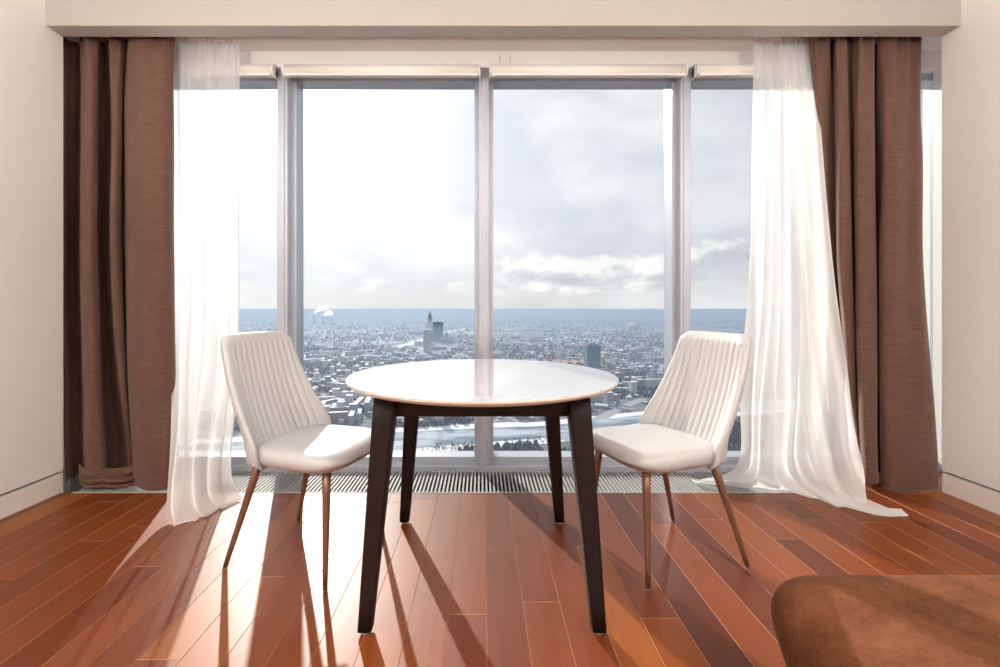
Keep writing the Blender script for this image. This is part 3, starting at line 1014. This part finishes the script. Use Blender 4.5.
# power station chimneys with steam
m_steam = bpy.data.materials.new('steam'); m_steam.use_nodes = True
t = NT(m_steam); t.n.remove(bsdf(m_steam))
pv = t.new('ShaderNodeVolumePrincipled'); pv.inputs['Color'].default_value = (.97, .97, .98, 1); pv.inputs['Density'].default_value = .010
pv.inputs['Anisotropy'].default_value = .72
t.l(pv.outputs[0], t.n['Material Output'].inputs['Volume'])
m_stack = mat('concrete_stack', (.30, .30, .32), .8)
for px, h, lab in ((314, 105, 'thin smoking chimney on the far left skyline, left of the pair'), (323, 85, 'thin smoking chimney on the far left skyline, right of the pair')):
    r = landmark('chimney_stack', gp(px, 323), lab, 'chimney')
    bm = bmesh.new(); tube(bm, (0, 0, 0), (0, 0, h), 12, 7, 14, 3); obj('shaft', bm, m_stack, r, True)
    bm = bmesh.new(); tube(bm, (0, 0, h - 1), (0, 0, h + 4), 8.5, 8.5, 14); obj('rim', bm, m_snow, r)
    p = gp(px, 323)
    random.seed(px)
    bm = bmesh.new()
    for k in range(26):
        tt = k / 25
        rad = (6 + 20 * tt ** .6) * random.uniform(.7, 1.15)
        c = Vector(((150 if px < 318 else 95) * tt ** 1.3 + random.uniform(-14, 14) * tt, random.uniform(-20, 20) * tt, h + 4 + (88 if px < 318 else 40) * tt ** .7 + random.uniform(-14, 14) * tt))
        bmesh.ops.create_icosphere(bm, subdivisions=2, radius=rad, matrix=Matrix.Translation(c))
    for v_ in bm.verts: v_.co += Vector((1, 1, 1)) * 9 * noise.noise(v_.co * .05)
    o = obj('steam_plume', bm, m_steam, None, True)
    o.location = p; o.scale = (KS, KS, KS)
    md = o.modifiers.new('join', 'REMESH'); md.mode = 'VOXEL'; md.voxel_size = 4
    tag(o, 'white steam drifting from the %s chimney on the far left skyline' % ('left' if px < 318 else 'right'), 'steam')

# winter haze lying over the city: a real scattering layer
m_haze = bpy.data.materials.new('city_haze'); m_haze.use_nodes = True
t = NT(m_haze); t.n.remove(bsdf(m_haze))
HZ = (.35, .45, .585)
DEN = .00027
vsn = t.new('ShaderNodeVolumeScatter'); vsn.inputs['Color'].default_value = (*HZ, 1); vsn.inputs['Density'].default_value = DEN; vsn.inputs['Anisotropy'].default_value = .3
vab = t.new('ShaderNodeVolumeAbsorption'); vab.inputs['Color'].default_value = (*HZ, 1); vab.inputs['Density'].default_value = DEN
ad = t.new('ShaderNodeAddShader'); t.l(vsn.outputs[0], ad.inputs[0]); t.l(vab.outputs[0], ad.inputs[1])
t.l(ad.outputs[0], t.n['Material Output'].inputs['Volume'])
try: m_haze.cycles.homogeneous_volume = True
except Exception: pass
bm = bmesh.new(); box(bm, -40000, 40000, 300, 44000, GZ - 40, GZ + 195)
tag(obj('haze_layer', bm, m_haze), 'blue grey winter haze lying over the city out to the horizon', 'haze', kind='stuff')

# ------------------------------------------------------------------ sky
w = bpy.data.worlds.new('sky'); sc.world = w
w.use_nodes = True
t = NT(w)
bg = t.n['Background']
d = t.new('ShaderNodeTexCoord').outputs['Generated']
nv = t.new('ShaderNodeVectorMath', operation='NORMALIZE'); t.l(d, nv.inputs[0])
d = nv.outputs[0]
sp = t.new('ShaderNodeSeparateXYZ'); t.l(d, sp.inputs[0])
ez = sp.outputs[2]
SUN = Vector(((303 - VX) / F, 1, (VY - 82) / F)).normalized()
dt = t.new('ShaderNodeVectorMath', operation='DOT_PRODUCT'); t.l(d, dt.inputs[0]); dt.inputs[1].default_value = SUN
cs = t.math('MAXIMUM', dt.outputs['Value'], 0.)
base = t.ramp(t.math('ADD', ez, .02), [(0, (.62, .66, .71)), (.03, (.70, .70, .70)), (.09, (.66, .69, .74)), (.2, (.63, .68, .74)), (.45, (.60, .66, .71)), (1, (.42, .50, .62))])
# flat grey stratus and small cumulus low on the right
den = t.math('ADD', t.math('MAXIMUM', ez, 0.), .12)
cx = t.new('ShaderNodeCombineXYZ')
t.l(t.math('DIVIDE', sp.outputs[0], den), cx.inputs[0]); t.l(t.math('DIVIDE', sp.outputs[1], den), cx.inputs[1])
st = t.noise(t.mapping(d, (2.6, 2.6, 5.2), (.2, .1, 0)), 1.3, 6, .52, .3)
col = t.mix(t.math('MULTIPLY', t.math('SUBTRACT', st, .44), 4.2, clamp=True), base, (.87, .88, .89))
dm = t.mapping(d, (6.4, 6.4, 13.), (0, 0, .35))
dv = t.new('ShaderNodeVectorMath', operation='ADD'); t.l(dm, dv.inputs[0]); dv.inputs[1].default_value = (-.10, 0, .34)
cu = t.noise(dm, 1, 8, .56, .1)
cu2 = t.noise(dv.outputs[0], 1, 8, .56, .1)
prof = t.ramp(ez, [(.02, .64), (.055, .40), (.10, .40), (.14, .50), (.19, .75)])
side = t.math('MULTIPLY_ADD', sp.outputs[0], 1.6, .85, clamp=True)
cm = t.math('MULTIPLY', t.math('MULTIPLY', t.math('SUBTRACT', cu, prof), 8., clamp=True), side)
lit = t.math('MULTIPLY_ADD', t.math('SUBTRACT', cu, cu2), 3.6, .5, clamp=True)
shade = t.ramp(lit, [(.1, (.53, .56, .61)), (.5, (.70, .72, .75)), (.85, (1., .99, .97))])
col = t.mix(t.math('MULTIPLY', cm, .85), col, shade)
def powr(n, a): return t.math('MULTIPLY', t.math('POWER', cs, n), a)
glow = t.math('ADD', t.math('ADD', powr(7, .42), powr(45, .9)), t.math('ADD', powr(320, 1.5), powr(3000, 4.)))
gcol = t.mix(1., (1, .955, .90), glow, 'MULTIPLY')
tot = t.mix(1., col, gcol, 'ADD')
t.l(tot, bg.inputs[0])
bg.inputs[1].default_value = 1.0

# ------------------------------------------------------------------ lights
def light(name, ty, loc, energy, col, **kw):
    l = bpy.data.lights.new(name, ty); l.energy = energy; l.color = col
    for k, v in kw.items(): setattr(l, k, v)
    o = bpy.data.objects.new(name, l); C.objects.link(o); o.location = loc
    return o
s = light('sun', 'SUN', (-10, 30, 15), 6.0, (1, .92, .82), angle=R(.7))
s.rotation_euler = SUN.to_track_quat('Z', 'Y').to_euler()
for (x, y, e) in ((-1.5, -.9, 128), (1.7, -1.1, 104)):            # added fill lights bounced off the ceiling, not real fittings
    o = light('ceiling_bounce_fill', 'AREA', (x, y, 1.4), e * 1.15, (1, .97, .94), shape='DISK', size=.6)
    o.rotation_euler = (R(180), 0, 0)

# ------------------------------------------------------------------ camera
cam = bpy.data.cameras.new('camera')
co = bpy.data.objects.new('camera', cam); C.objects.link(co)
co.location = (0, 0, EYE); co.rotation_euler = (R(90), 0, 0)
cam.sensor_width = 36; cam.lens = F / 1000 * 36
cam.shift_x = (500 - VX) / 1000; cam.shift_y = -(333.5 - VY) / 1000
cam.clip_start = .05; cam.clip_end = 100000
sc.camera = co
sc.view_settings.view_transform = 'Standard'
sc.view_settings.look = 'None'
sc.view_settings.exposure = 0
sc.view_settings.gamma = 1
sc.view_settings.use_curve_mapping = False
sc.cycles.use_denoising = True
sc.cycles.max_bounces = 10
sc.cycles.diffuse_bounces = 5
sc.cycles.transparent_max_bounces = 24
sc.cycles.volume_bounces = 1
sc.cycles.sample_clamp_indirect = 6
sc.cycles.caustics_reflective = False
sc.cycles.caustics_refractive = False
